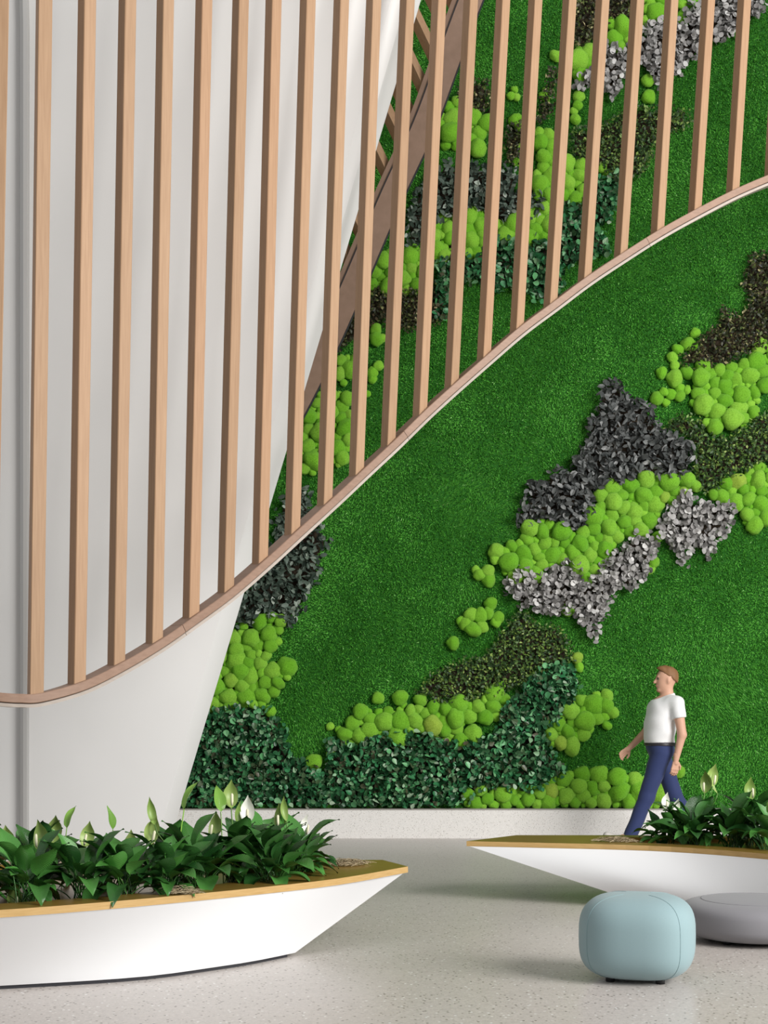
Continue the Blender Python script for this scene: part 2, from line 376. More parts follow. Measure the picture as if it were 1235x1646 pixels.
def turf():
    def pts(n, x0, x1): return np.column_stack([rng.uniform(x0, x1, n), rng.uniform(BZ, 9.9, n)])
    q = np.vstack([pts(560000, -2.4, 4.6), pts(30000, -5.5, -2.4), pts(130000, 4.6, 7.3)])
    keep = np.ones(len(q), bool)
    for k, pg in polys:
        cand = np.nonzero((q[:, 0] > pg[:, 0].min()) & (q[:, 0] < pg[:, 0].max()) & (q[:, 1] > pg[:, 1].min()) & (q[:, 1] < pg[:, 1].max()))[0]
        kill = np.ones(len(cand), bool)
        for ox, oz in ((.05, 0), (-.05, 0), (0, .05), (0, -.05)): kill &= inside(pg, q[cand, 0]+ox, q[cand, 1]+oz)
        keep[cand[kill]] = False
    q = q[keep]; n = len(q); x, z = q.T
    L = rng.uniform(.022, .042, n)
    swx = (vnoise(x, z, 1.3, 1)-.5)*1.6+(vnoise(x, z, 5, 2)-.5)*1.2
    swz = (vnoise(x, z, 1.1, 3)-.5)*1.6+(vnoise(x, z, 4.5, 4)-.5)*1.2
    d = np.column_stack([swx+rng.normal(0, .55, n), -np.ones(n), swz-.35+rng.normal(0, .55, n)])
    d /= np.linalg.norm(d, axis=1)[:, None]
    t = rng.normal(0, 1, (n, 3)); t -= d*(t*d).sum(1)[:, None]; t /= np.linalg.norm(t, axis=1)[:, None]
    w = rng.uniform(.0035, .0065, n)[:, None]
    b = np.column_stack([x, np.full(n, WY), z])
    V = np.empty((n, 3, 3)); V[:, 0] = b-t*w; V[:, 1] = b+t*w; V[:, 2] = b+d*L[:, None]
    tone = np.clip(rng.beta(2, 3.0, n)*.85+(vnoise(x, z, 9, 5)-.5)*.2+(vnoise(x, z, 2.2, 6)-.5)*.25, 0, 1)
    tone[rng.random(n) > .985] = 1
    o = tri_obj('turf', V.reshape(-1, 3), np.arange(n*3).reshape(-1, 3), M['turf'], wall, tone)
    o['kind'] = 'stuff'; o['label'] = 'short green turf pile covering the wall'
turf()

# leaf templates (u = length, v = across, w = out of the leaf)
def leaf_template(kind):
    if kind == 'round':
        V = [(0, 0, 0)]+[(.5+.5*math.cos(a), .46*math.sin(a), .08*math.cos(2*a)) for a in [math.pi+i*math.pi/4 for i in range(8)]]
        V[0] = (.5, 0, -.06)
        T = [(0, i, i % 8+1) for i in range(1, 9)]
    elif kind == 'oval':
        V = [(0, 0, 0), (.3, .25, .05), (.3, 0, -.03), (.3, -.25, .05), (.7, .24, .04), (.7, 0, -.02), (.7, -.24, .04), (1, 0, -.08)]
        T = [(0, 2, 1), (0, 3, 2), (1, 2, 5), (1, 5, 4), (3, 6, 5), (3, 5, 2), (4, 5, 7), (5, 6, 7)]
    elif kind == 'ivy':
        V = [(.45, 0, -.05), (0, 0, 0), (.10, .26, .05), (.38, .40, .08), (.70, .27, .04), (1, 0, -.08), (.70, -.27, .04), (.38, -.40, .08), (.10, -.26, .05)]
        T = [(0, i % 8+1, i) for i in range(1, 9)]
    else:
        V = [(0, 0, 0), (.45, .3, .06), (.5, 0, -.04), (.45, -.3, .06), (1, 0, -.06)]
        T = [(0, 2, 1), (0, 3, 2), (1, 2, 4), (2, 3, 4)]
    return np.array(V, float), np.array(T)

def frames(n, spread, drop):
    """leaf planes that mostly face out of the wall; u points mostly sideways/down"""
    nrm = np.column_stack([rng.normal(0, spread, n), -np.ones(n), rng.normal(.25, spread, n)])
    nrm /= np.linalg.norm(nrm, axis=1)[:, None]
    a = rng.uniform(0, 2*math.pi, n)
    u = np.column_stack([np.cos(a), rng.normal(0, .3, n), np.sin(a)+drop])
    u -= nrm*(u*nrm).sum(1)[:, None]; u /= np.linalg.norm(u, axis=1)[:, None]
    v = np.cross(nrm, u)
    return u, v, nrm

SPEC = {  # template, per m2, leaf length range m, shell depth, normal spread, drop, singles
 'greyd': ('oval', 1200, (.065, .105), .14, .95, .5, 'salal_leaf'),
 'greyg': ('oval', 1100, (.06, .10), .13, .95, .4, None),
 'greyl': ('round', 1500, (.045, .072), .15, .85, -.5, 'eucalyptus_leaf'),
 'ivy':   ('ivy', 1800, (.045, .085), .14, 1.0, -.2, 'ivy_leaf'),
 'box':   ('small', 3200, (.03, .055), .11, .8, .2, None),
 'boxg':  ('small', 3200, (.03, .055), .11, .8, .2, None)}
NAMES = {'greyd': 'charcoal_foliage', 'greyg': 'dark_green_foliage', 'greyl': 'grey_eucalyptus_foliage', 'ivy': 'ivy_foliage', 'box': 'bronze_boxwood_foliage', 'boxg': 'green_boxwood_foliage'}

def place_leaves():
    pool = {}
    for k, pg in polys:
        if k == 'moss': continue
        tpl, dens, (l0, l1), depth, spread, drop, single = SPEC[k]
        V, T = leaf_template(tpl)
        n = int(parea(pg)*dens)
        q = sample(pg, n)
        q += rng.normal(0, .018, q.shape)
        q = q[q[:, 1] > BZ+.03]; n = len(q)
        y = WY-.015-depth*rng.random(n)**.8
        u, v, w = frames(n, spread, drop)
        L = rng.uniform(l0, l1, n)
        org = np.column_stack([q[:, 0], y, q[:, 1]])-u*L[:, None]*.5
        org[:, 1] = np.minimum(org[:, 1], WY-.02)
        rnd = rng.random(n)
        idx = np.arange(n)
        if single: pool.setdefault(k, []).append((org, u, v, w, L, rnd, y))
        else:
            A = org[:, None]+L[:, None, None]*(V[None, :, 0:1]*u[:, None]+V[None, :, 1:2]*v[:, None]+V[None, :, 2:3]*w[:, None])
            TT = (T[None]+(np.arange(n)*len(V))[:, None, None]).reshape(-1, 3)
            o = tri_obj(NAMES[k], A.reshape(-1, 3), TT, M[k], wall, np.repeat(rnd, len(T)))
            o['kind'] = 'stuff'
    for k, lst in pool.items():
        tpl, single = SPEC[k][0], SPEC[k][6]
        V, T = leaf_template(tpl)
        org, u, v, w, L, rnd, y = [np.concatenate(a) for a in zip(*lst)]
        face = np.abs((w*np.array([0, -1, 0])).sum(1))
        vis = (org[:, 0] > -2.0) & (org[:, 0] < 4.1)
        if k == 'greyl': vis &= org[:, 2] < 5.5
        score = L-(y-WY+.14)*.25-(~vis)*9
        top = np.zeros(len(L), bool); top[np.argsort(-score)[:300]] = True
        me = bpy.data.meshes.new(single); me.from_pydata([tuple(a) for a in V], [], [tuple(int(i) for i in t) for t in T]); me.materials.append(M[k+'_o'])
        for i in np.nonzero(top)[0]:
            o = bpy.data.objects.new(single, me)
            mt = Matrix(((u[i][0], v[i][0], w[i][0], 0), (u[i][1], v[i][1], w[i][1], 0), (u[i][2], v[i][2], w[i][2], 0), (0, 0, 0, 1)))@Matrix.Scale(L[i], 4)
            mt.translation = org[i]-np.array([0, .012, 0])
            link(o, wall); o.matrix_world = mt
        r = ~top; org, u, v, w, L, rnd = org[r], u[r], v[r], w[r], L[r], rnd[r]; n = len(L)
        A = org[:, None]+L[:, None, None]*(V[None, :, 0:1]*u[:, None]+V[None, :, 1:2]*v[:, None]+V[None, :, 2:3]*w[:, None])
        TT = (T[None]+(np.arange(n)*len(V))[:, None, None]).reshape(-1, 3)
        o = tri_obj(NAMES[k], A.reshape(-1, 3), TT, M[k], wall, np.repeat(rnd, len(T)))
        o['kind'] = 'stuff'
place_leaves()

# dark sheet behind the foliage so the turf backing does not shine through
for k, pg in polys:
    if k == 'moss': continue
    gx = np.arange(pg[:, 0].min(), pg[:, 0].max(), .04); gz = np.arange(max(BZ+.02, pg[:, 1].min()), pg[:, 1].max(), .04)
    GX, GZ = [a.ravel() for a in np.meshgrid(gx, gz)]
    ok = inside(pg, GX, GZ)
    for ox, oz in ((.05, 0), (-.05, 0), (0, .05), (0, -.05)): ok &= inside(pg, GX+ox, GZ+oz)
    fx, fz = GX[ok], GZ[ok]; n = len(fx)
    if n == 0: continue
    h_ = .0203
    V = np.stack([np.column_stack([fx+a*h_, np.full(n, WY-.004), fz+b*h_]) for a, b in ((-1, -1), (1, -1), (1, 1), (-1, 1))], 1)
    i4 = np.arange(n)[:, None]*4
    tri_obj('dark_backing', V.reshape(-1, 3), np.vstack([i4+np.array([0, 1, 2]), i4+np.array([0, 2, 3])]), M['soil'], wall)

# moss cushions
def moss_mesh(i):
    bmm = bmesh.new(); bmesh.ops.create_icosphere(bmm, subdivisions=3, radius=1.0)
    off = Vector((i*7.3, i*3.1, i*1.7))
    sx, sz = random.uniform(.9, 1.25), random.uniform(.85, 1.15)
    for v in bmm.verts:
        d = 1+.20*mnoise.noise(v.co*1.2+off)+.10*mnoise.noise(v.co*2.6+off)+.04*mnoise.noise(v.co*9+off)
        v.co = Vector((v.co.x*sx, v.co.y*.85, v.co.z*sz))*d
    return bmm
MOSS = []
for i in range(8):
    b_ = moss_mesh(i); me = bpy.data.meshes.new('moss_cushion'); b_.to_mesh(me); b_.free()
    me.polygons.foreach_set('use_smooth', [True]*len(me.polygons)); me.materials.append(M['moss']); MOSS.append(me)

def pack(poly):
    A = parea(poly); out = np.zeros((0, 3))
    for r, tries in ((.098, 14), (.082, 60), (.068, 260), (.056, 900), (.045, 1600), (.036, 1200)):
        q = sample(poly, max(4, int(tries*max(.12, A/.35)*.62)))
        q = q[q[:, 1]-r*.75 > BZ]; rr = r*rng.uniform(.88, 1.1, len(q))
        for p, r1 in zip(q, rr):
            if len(out) and (((out[:, 0]-p[0])**2+(out[:, 1]-p[1])**2) < (.70*(r1+out[:, 2]))**2).any(): continue
            out = np.vstack([out, [[p[0], p[1], r1]]])
    return [tuple(o) for o in out]
balls = []
for (x, y, r) in SOLO:
    X, Z = wp((x, y)); balls.append((X, Z, r*WY/F*1.05))
solo_n = len(balls)
for k, pg in polys:
    if k == 'moss':
        new = pack(pg)
        for b_ in new:
            if all((b_[0]-s[0])**2+(b_[1]-s[1])**2 > (.60*(b_[2]+s[2]))**2 for s in balls[:solo_n]): balls.append(b_)
balls.sort(key=lambda b_: -(b_[2]+(.05 if b_[1] < 6.2 and b_[0] > -1.9 else 0)))
rest_V, rest_T, rest_R = [], [], []; base = 0
for i, (x, z, r) in enumerate(balls):
    me = MOSS[i % 8]
    depth = random.uniform(.2, .75)
    mt = Matrix.Translation((x, WY-r*depth-.01, z))@Matrix.Rotation(random.uniform(0, 6.28), 4, 'Y')@Matrix.Scale(r*1.06, 4)
    if i < 300:
        o = bpy.data.objects.new('moss_cushion', me); link(o, wall); o.matrix_world = mt
    else:
        co = np.empty(len(me.vertices)*3); me.vertices.foreach_get('co', co); co = co.reshape(-1, 3)
        R = np.array(mt)
        rest_V.append(co@R[:3, :3].T+R[:3, 3])
        tv = np.empty(len(me.polygons)*3, int); me.polygons.foreach_get('vertices', tv)
        rest_T.append(tv.reshape(-1, 3)+base); base += len(co)
        rest_R.append(np.full(len(me.polygons), random.random()))
if rest_V:
    o = tri_obj('moss_cushions', np.vstack(rest_V), np.vstack(rest_T), M['moss_joined'], wall, np.concatenate(rest_R), True)
    o['kind'] = 'stuff'; o['label'] = 'smaller bright green moss cushions packed between the large ones'
print('moss', len(balls))

# ------------------------------------------------------------------ white flared column
CY, CXC = 11.8, -2.95
def col_edge(z): return -1.8405+.3117*z
col = empty('flared_column', (CXC, CY, 0))
tag(col, 'white column flaring upwards behind the timber slats', 'column')
def col_section(z):
    a = col_edge(z)-CXC; b = .62+.17*z
    ch = .055+.020*z                        # folded edge
    pts = []
    for i in range(25):
        t = -1+2*i/24
        pts.append((t*(a-ch), -b+(b-.30-.02*z)*.42*abs(t)**2.2))
    y1 = pts[-1][1]
    pts += [(a-ch*.45, y1+.10), (a, y1+.30), (a-.02, y1+.36)]
    pts += [(a*.7, .55), (-a*.7, .55)]
    pts += [(-a+.02, y1+.36), (-a, y1+.30), (-a+ch*.45, y1+.10)]
    return pts
zs = np.linspace(0, 8.6, 44)
V, Fc = [], []
for z in zs:
    V += [(x, y, z) for x, y in col_section(z)]
K = len(col_section(0))
for j in range(len(zs)-1):
    for i in range(K):
        Fc.append((j*K+i, j*K+(i+1) % K, (j+1)*K+(i+1) % K, (j+1)*K+i))
o = mesh_obj('shell', V, Fc, M['white'], col, True)
md = o.modifiers.new('split', 'EDGE_SPLIT'); md.split_angle = math.radians(20)
# slim metal strip down the front
V, Fc = [], []
zz = np.linspace(0, 7.6, 40)
prof = [(-1, .03), (-1, -.03), (-.8, -.045), (0, -.052), (.8, -.045), (1, -.03), (1, .03)]
for z in zz:
    b = .62+.17*z; Yf = CY-b
    xc = (40-CX)*Yf/F-CXC-(0 if z < 6.2 else .09*(z-6.2)**2)
    yb = -b+(b-.30-.02*z)*.42*abs(xc/(col_edge(z)-CXC-.115-.02*z))**2.2
    V += [(xc+p*.032, yb+q, z) for p, q in prof]
for j in range(len(zz)-1):
    for i in range(6): Fc.append((j*7+i, j*7+i+1, (j+1)*7+i+1, (j+1)*7+i))
mesh_obj('cover_strip', V, Fc, M['strip'], col, False)

# ------------------------------------------------------------------ slatted timber ribbon in front of the column
YK = ([-120, -60, 0, 57, 123, 248, 363, 470, 573, 675, 778, 885, 998, 1117, 1240, 1340, 1480, 1640, 1820],
      [8.22, 8.24, 8.29, 8.37, 8.54, 8.98, 9.42, 9.82, 10.2, 10.52, 10.80, 11.05, 11.30, 11.53, 11.75, 11.90, 12.08, 12.25, 12.40])
RAIL = [(-120, 1088), (-60, 1106), (0, 1113.5), (30, 1115.5), (60, 1114), (123, 1096), (187, 1065), (248, 1029), (307, 988), (363, 947), (418, 900), (470, 853), (522, 806), (573, 759), (624, 712), (675, 663), (726, 617), (778, 572), (831, 527), (885, 487), (940, 446), (998, 408), (1057, 371), (1117, 338), (1178, 307), (1240, 281), (1340, 247), (1480, 214), (1640, 190), (1820, 175)]
rail_pts = catmull([P(x, y, float(np.interp(x, *YK))) for x, y in RAIL], 12)
for _ in range(30): rail_pts[1:-1, 1] = (rail_pts[:-2, 1]+rail_pts[2:, 1])/2*.6+rail_pts[1:-1, 1]*.4
tan = np.gradient(rail_pts, axis=0); tan /= np.linalg.norm(tan, axis=1)[:, None]
rail_px = CX+rail_pts[:, 0]*F/rail_pts[:, 1]

ribbon = empty('slatted_screen', (float(rail_pts[60][0]), float(rail_pts[60][1]), 0))
tag(ribbon, 'sweeping ribbon of vertical timber slats on a curved bottom rail before the column', 'screen')
bpy.context.view_layer.update()
RO = Vector(ribbon.location)

def frame_at(i):
    T = Vector(tan[i]); hT = Vector((T.x, T.y, 0)).normalized()
    n = Vector((hT.y, -hT.x, 0))            # towards the viewer
    up = n.cross(T)*-1
    if up.z < 0: up = -up
    return Vector(rail_pts[i])-RO, T, n, up.normalized(), hT

def sweep(name, i0, i1, sec, mat, parent):
    V, Fc = [], []; k = len(sec)
    for i in range(i0, i1+1):
        p, T, n, up, _ = frame_at(i)
        if i == i0 and i0: p = p+T*.0035
        V += [p+n*a+up*b for a, b in sec]
    m_ = i1-i0
    for j in range(m_):
        for a in range(k): Fc.append((j*k+a, j*k+(a+1) % k, (j+1)*k+(a+1) % k, (j+1)*k+a))
    Fc.append(tuple(range(k))[::-1]); Fc.append(tuple(m_*k+a for a in range(k)))
    return mesh_obj(name, V, Fc, mat, parent)
def idx(px): return int(np.argmin(abs(rail_px-px)))
cuts = [0, idx(283), idx(640), idx(1033), len(rail_pts)-1]
SEC = [(.062, 0), (.066, -.004), (.066, -.050), (.062, -.054), (-.062, -.054), (-.066, -.050), (-.066, -.004), (-.062, 0)]
SEC2 = [(.054, -.058), (.058, -.060), (.058, -.079), (-.064, -.079), (-.064, -.060), (-.054, -.058)]
for a, b in zip(cuts[:-1], cuts[1:]):
    sweep('bottom_rail', a, b, SEC, M['rail'], ribbon)
    sweep('lower_strip', a, b, SEC2, M['rail_low'], ribbon)
sweep('shadow_gap', 0, len(rail_pts)-1, [(.045, -.052), (.045, -.062), (-.045, -.062), (-.045, -.052)], M['toe'], ribbon)

SL = [(-74, -66, 1104), (-17, 3, 1112), (57, 71, 1114), (123, 140, 1096), (187, 205, 1065), (248, 266, 1029), (307, 328, 988), (363, 387, 947), (418, 440, 900), (470, 495, 853), (522, 549, 806), (573, 601, 759), (624, 655, 712), (675, 706, 663), (726, 757, 617), (778, 809, 572), (831, 861, 527), (885, 916, 487), (940, 969, 446), (998, 1025, 408), (1057, 1080, 371), (1117, 1139, 338), (1178, 1197, 307), (1240, 1255, 281), (1302, 1316, 259)]+[(1302+62*k, 1316+61*k, float(np.interp(1302+62*k, [1302, 1340, 1480, 1640, 1820], [259, 247, 214, 190, 175]))) for k in range(1, 8)]
WS = .041
for (xb, xt, yb) in SL:
    i = idx(xb); p, T, n, up, hT = frame_at(i)
    Yd = rail_pts[i][1]
    top = P(xt+(xt-xb)*160/yb, -160, Yd)-RO
    slope = T.z/math.hypot(T.x, T.y)
    ang = math.radians(float(np.interp(xb, [-80, 0, 57, 123, 500, 700, 1240], [12, 16, 26, 43, 43, 40, 30])))
    u = Vector((math.cos(ang), math.sin(ang), 0)); v = Vector((math.sin(ang), -math.cos(ang), 0))
    V = []
    e = .004
    ring = [(-WS, -WS+e), (-WS+e, -WS), (WS-e, -WS), (WS, -WS+e), (WS, WS-e), (WS-e, WS), (-WS+e, WS), (-WS, WS-e)]
    for (a, b) in ring:
        d = u*a+v*b; q = p+d; q.z += slope*d.dot(hT)-.008; V.append(q)
    for (a, b) in ring: V.append(top+u*a+v*b)
    Fc = [(k, (k+1) % 8, (k+1) % 8+8, k+8) for k in range(8)]+[tuple(range(8))[::-1], tuple(range(8, 16))]
    mesh_obj('slat', V, Fc, M['slat'], ribbon)

# ------------------------------------------------------------------ second ribbon behind the column
BK = [(805, -120), (757, 0), (720, 100), (683, 200), (637, 300), (604, 375), (572, 450), (523, 560), (470, 665), (400, 790)]
yb_ = lambda y: 13.15+.0005*max(0, y)
bpts = catmull([P(x, y, yb_(y)) for x, y in BK], 8)
back = empty('slatted_screen', (float(bpts[30][0]), float(bpts[30][1]), 0))
tag(back, 'dark timber band with leaning slats passing behind the column', 'screen')
BO = Vector(back.location)
btan = np.gradient(bpts, axis=0)
def bsweep(name, o0, o1, d0, d1, i0, i1, mat):
    V, Fc = [], []
    for i in range(i0, i1+1):
        T = Vector(btan[i]).normalized(); side = Vector((T.z, 0, -T.x)).normalized()
        if side.x < 0: side = -side
        p = Vector(bpts[i])-BO
        for a, d in ((o0, d0), (o1, d0), (o1, d1), (o0, d1)): V.append(p+side*a+Vector((0, d, 0)))
    m_ = i1-i0
    for j in range(m_):
        for a in range(4): Fc.append((j*4+a, j*4+(a+1) % 4, (j+1)*4+(a+1) % 4, (j+1)*4+a))
    Fc += [(3, 2, 1, 0), tuple(m_*4+a for a in range(4))]
    mesh_obj(name, V, Fc, mat, back)
nb = len(bpts)-1
cb = int(np.argmin([abs(P0[2]-P(598, 385, 13.3).z) for P0 in bpts]))
bsweep('fascia', -.105, .105, 0, .05, 0, cb, M['fascia'])
bsweep('fascia', -.105, .105, 0, .05, cb+1 if False else cb, nb, M['fascia'])
bsweep('edge_line', .108, .116, -.004, .05, 0, nb, M['toe'])
bsweep('edge_line', -.114, -.107, -.004, .05, 0, nb, M['toe'])
bsweep('ledge', -.165, -.116, .01, .12, 0, nb, M['fascia'])
for k in range(12):
    y = -40+47*k
    i = int(np.argmin([abs(q[2]-P(600, y, yb_(y)).z) for q in bpts]))
    T = Vector(btan[i]).normalized(); side = Vector((T.z, 0, -T.x)).normalized()
    if side.x < 0: side = -side
    p = Vector(bpts[i])-BO-side*.10+Vector((0, .10, 0))
    d = Vector((-.43, 0, .9)).normalized(); top = p+d*2.2
    ang = math.radians(38); u = Vector((math.cos(ang), math.sin(ang), 0)); v = Vector((math.sin(ang), -math.cos(ang), 0))
    V = [b_+u*a*.05+v*c*.05 for b_ in (p, top) for a, c in ((-1, -1), (1, -1), (1, 1), (-1, 1))]
    mesh_obj('slat', V, [(0, 1, 5, 4), (1, 2, 6, 5), (2, 3, 7, 6), (3, 0, 4, 7), (3, 2, 1, 0), (4, 5, 6, 7)], M['slat'], back)

# ------------------------------------------------------------------ boat-shaped planters
def planter(name, label, rim, base, hole, org):
    root = empty(name, org); tag(root, label, 'planter')
    O = Vector(org)
    rim = [Vector((x, y, 0))-O for x, y in rim]; base = [Vector((x, y, 0))-O for x, y in base]; hole = [Vector((x, y, 0))-O for x, y in hole]
    n = len(rim); Z0, Z1, Z2 = .018, .385, .42
    c = sum(rim, Vector())/n
    NL = 10; V = []
    for k in range(NL+1):
        t = k/NL
        for p, q in zip(base, rim):
            V.append((p.x*(1-t)+(c.x+(q.x-c.x)*.988)*t, p.y*(1-t)+(c.y+(q.y-c.y)*.988)*t, Z0*(1-t)+Z1*t))
    Fc = [(k*n+i, k*n+(i+1) % n, (k+1)*n+(i+1) % n, (k+1)*n+i) for k in range(NL) for i in range(n)]+[tuple(range(n))[::-1]]
    hl_ = mesh_obj('hull', V, Fc, M['hull'], root, True)
    hl_.modifiers.new('split', 'EDGE_SPLIT').split_angle = math.radians(24)
    cb_ = sum(base, Vector())/n
    V = [(cb_.x+(p.x-cb_.x)*.975, cb_.y+(p.y-cb_.y)*.96, z) for z in (0, Z0) for p in base]
    mesh_obj('toe_kick', V, [(i, (i+1) % n, n+(i+1) % n, n+i) for i in range(n)], M['toe'], root)
    bmr = bmesh.new()
    def loop(ps, z):
        vs_ = [bmr.verts.new((p.x, p.y, z)) for p in ps]
        return vs_, [bmr.edges.new((vs_[i], vs_[(i+1) % len(vs_)])) for i in range(len(vs_))]
    ov, oe = loop(rim, Z2); hv, he = loop(hole, Z2)
    bmesh.ops.triangle_fill(bmr, use_beauty=True, edges=oe+he)
    ob = [bmr.verts.new((p.x, p.y, Z1)) for p in rim]; hb = [bmr.verts.new((p.x, p.y, Z1-.1)) for p in hole]
    for top, bot in ((hv, hb),):
        for i in range(len(top)):
            j = (i+1) % len(top); bmr.faces.new((bot[i], bot[j], top[j], top[i]))
    bmr.faces.new(ob[::-1])
    ne = len(rim)
    mesh_obj('rim_edge', [(p.x, p.y, z) for z in (Z1, Z2) for p in rim], [(i, (i+1) % ne, ne+(i+1) % ne, ne+i) for i in range(ne)], M['gold_edge'], root)
    bmesh.ops.recalc_face_normals(bmr, faces=bmr.faces)
    bm_obj('wood_rim', bmr, M['gold'], root)
    mesh_obj('soil', [(p.x, p.y, Z2-.05) for p in hole], [tuple(range(len(hole)))], M['soil'], root)
    return root

def smoothpts(p, n):
    q = catmull([(x, y) for x, y in p], 12)
    d = np.concatenate([[0], np.cumsum(np.linalg.norm(np.diff(q, axis=0), axis=1))])
    t = np.linspace(0, d[-1], (len(p)-1)*n+1)
    return [(float(a), float(b)) for a, b in zip(np.interp(t, d, q[:, 0]), np.interp(t, d, q[:, 1]))]
fr = smoothpts([(.14, 8.24), (-.22, 7.66), (-.57, 7.28), (-1.18, 6.75), (-1.73, 6.38), (-2.4, 6.08), (-3.2, 5.9), (-4.1, 5.9)], 4)
fb = smoothpts([(-.48, 7.63), (-.66, 7.39), (-.85, 7.20), (-1.21, 6.91), (-1.82, 6.69), (-2.4, 6.52), (-3.2, 6.40), (-4.0, 6.40)], 4)
rimL = fr+[(-4.3, 8.5), (-.9, 8.58), (-.01, 8.62)]
baseL = fb+[(-4.2, 8.1), (-1.1, 8.1), (-.58, 8.0)]
ho = smoothpts([(-.32, 8.12), (-.7, 7.58), (-1.2, 7.0), (-1.75, 6.62), (-2.4, 6.34), (-3.2, 6.2), (-3.9, 6.3)], 3)+[(-3.9, 8.3), (-.9, 8.36), (-.42, 8.36)]
planter('boat_planter', 'long white boat-shaped planter with golden wood rim below the column', rimL, baseL, ho, (-1.6, 7.4, 0))

fr = smoothpts([(.58, 9.92), (1.045, 9.80), (1.63, 9.64), (2.03, 9.42), (2.45, 8.98), (2.86, 8.35), (3.15, 7.6), (3.3, 6.9)], 4)
fb = smoothpts([(1.80, 9.48), (1.97, 9.34), (2.15, 9.14), (2.34, 8.90), (2.58, 8.55), (2.84, 8.1), (3.05, 7.5), (3.2, 6.9)], 4)
rimR = fr+[(4.9, 7.0), (4.2, 9.7), (2.7, 10.42), (.98, 10.43)]
baseR = fb+[(4.6, 7.1), (4.0, 9.3), (2.9, 9.95), (1.95, 9.9)]
ho = smoothpts([(1.66, 9.86), (2.1, 9.64), (2.55, 9.22), (2.98, 8.5), (3.3, 7.7)], 3)+[(4.4, 7.8), (3.9, 9.5), (2.7, 10.22), (1.6, 10.24)]
planter('boat_planter', 'white boat-shaped planter with pointed golden rim behind the blue pouf', rimR[::-1], baseR[::-1], ho[::-1], (2.4, 9.4, 0))

# ------------------------------------------------------------------ peace lilies
def blade(bmx, uvl, c, t, nrm, half):
    pass
def lily_leaf(name, pet, L, W, e0, e1, e2, mat, twist=0.0, pw=.0032):
    """stalk then blade in the local XZ plane; e0/e1/e2 elevation at root, blade start, tip"""
    bmx = bmesh.new(); uvl = bmx.loops.layers.uv.new('UVMap')
    NS, NB = 5, 9
    p = Vector((0, 0, 0)); path = [(p.copy(), e0)]
    for i in range(NS):
        e = e0+(e1-e0)*(i+.5)/NS; p = p+Vector((math.cos(e), 0, math.sin(e)))*pet/NS; path.append((p.copy(), e))
    prev = None
    for q, e in path:
        up = Vector((-math.sin(e), 0, math.cos(e)))
        r = [bmx.verts.new(q+up*pw*math.sin(a)+Vector((0, pw*math.cos(a), 0))) for a in (0, 2.09, 4.19)]
        if prev:
            for k in range(3): bmx.faces.new((prev[k], prev[(k+1) % 3], r[(k+1) % 3], r[k]))
        prev = r
    rows = []
    for i in range(NB+1):
        t = i/NB; e = e1+(e2-e1)*t
        if i: p = p+Vector((math.cos(e), 0, math.sin(e)))*L/NB
        w = W*.5*(math.sin(math.pi*min(1, t**.72))**.85 if 0 < t < 1 else 0)*(1 if t < .75 else 1-.35*(t-.75)/.25)
        up = Vector((-math.sin(e), 0, math.cos(e)))
        row = []
        for s in (-1, -.5, 0, .5, 1):
            wav = .05*W*math.sin(9*t+2*s)*abs(s)
            q = p+Vector((0, w*s, 0))+up*(w*.38*abs(s)**1.3+wav)
            if twist: q = q+Vector((0, 0, w*s*twist))
            row.append((bmx.verts.new(q), (s*.5+.5, t)))
        rows.append(row)
    for a, b in zip(rows[:-1], rows[1:]):
        for k in range(4):
            f = bmx.faces.new((a[k][0], a[k+1][0], b[k+1][0], b[k][0]))
            for lp, uv in zip(f.loops, (a[k][1], a[k+1][1], b[k+1][1], b[k][1])): lp[uvl].uv = (uv[0], uv[1]+abs(uv[0]-.5)*.5)
    bmesh.ops.remove_doubles(bmx, verts=bmx.verts, dist=.0004)
    me = bpy.data.meshes.new(name); bmx.to_mesh(me); bmx.free()
    me.polygons.foreach_set('use_smooth', [True]*len(me.polygons)); me.materials.append(mat)
    return me
D = math.radians
LEAF = []
for i in range(14):
    f = i/13
    LEAF.append(lily_leaf('leaf', .12+.10*random.random()*(1.1-f), random.uniform(.17, .235), random.uniform(.088, .12),
                D(86-18*f), D(70-50*f+random.uniform(-8, 8)), D(45-103*f+random.uniform(-15, 15)), M['lily'], random.uniform(-.35, .35)))
YOUNG = [lily_leaf('young_leaf', .26+.05*i, .12+.012*i, .05+.004*i, D(86), D(80), D(92-25*i), M['lily_young']) for i in range(3)]

def spathe_mesh(mat, L=.125, W=.062):
    bmx = bmesh.new(); rows = []; NB = 9
    for i in range(NB+1):
        t = i/NB; w = W*.5*(math.sin(math.pi*t**.8)**.9 if 0 < t < 1 else 0)*(1 if t < .7 else 1-.55*(t-.7)/.3)
        rows.append([bmx.verts.new((w*s, -.55*w*(1-abs(s)**1.6)*-1+.02*math.sin(t*3.1), L*t)) for s in (-1, -.6, -.2, .2, .6, 1)])
    for a, b in zip(rows[:-1], rows[1:]):
        for k in range(5): bmx.faces.new((a[k], a[k+1], b[k+1], b[k]))
    bmesh.ops.remove_doubles(bmx, verts=bmx.verts, dist=.0004)
    me = bpy.data.meshes.new('spathe'); bmx.to_mesh(me); bmx.free()
    me.polygons.foreach_set('use_smooth', [True]*len(me.polygons)); me.materials.append(mat); return me
SP = {'w': spathe_mesh(M['spathe_w']), 'g': spathe_mesh(M['spathe_g'], .125, .066), 'n': spathe_mesh(M['spathe_g'], .12, .036)}
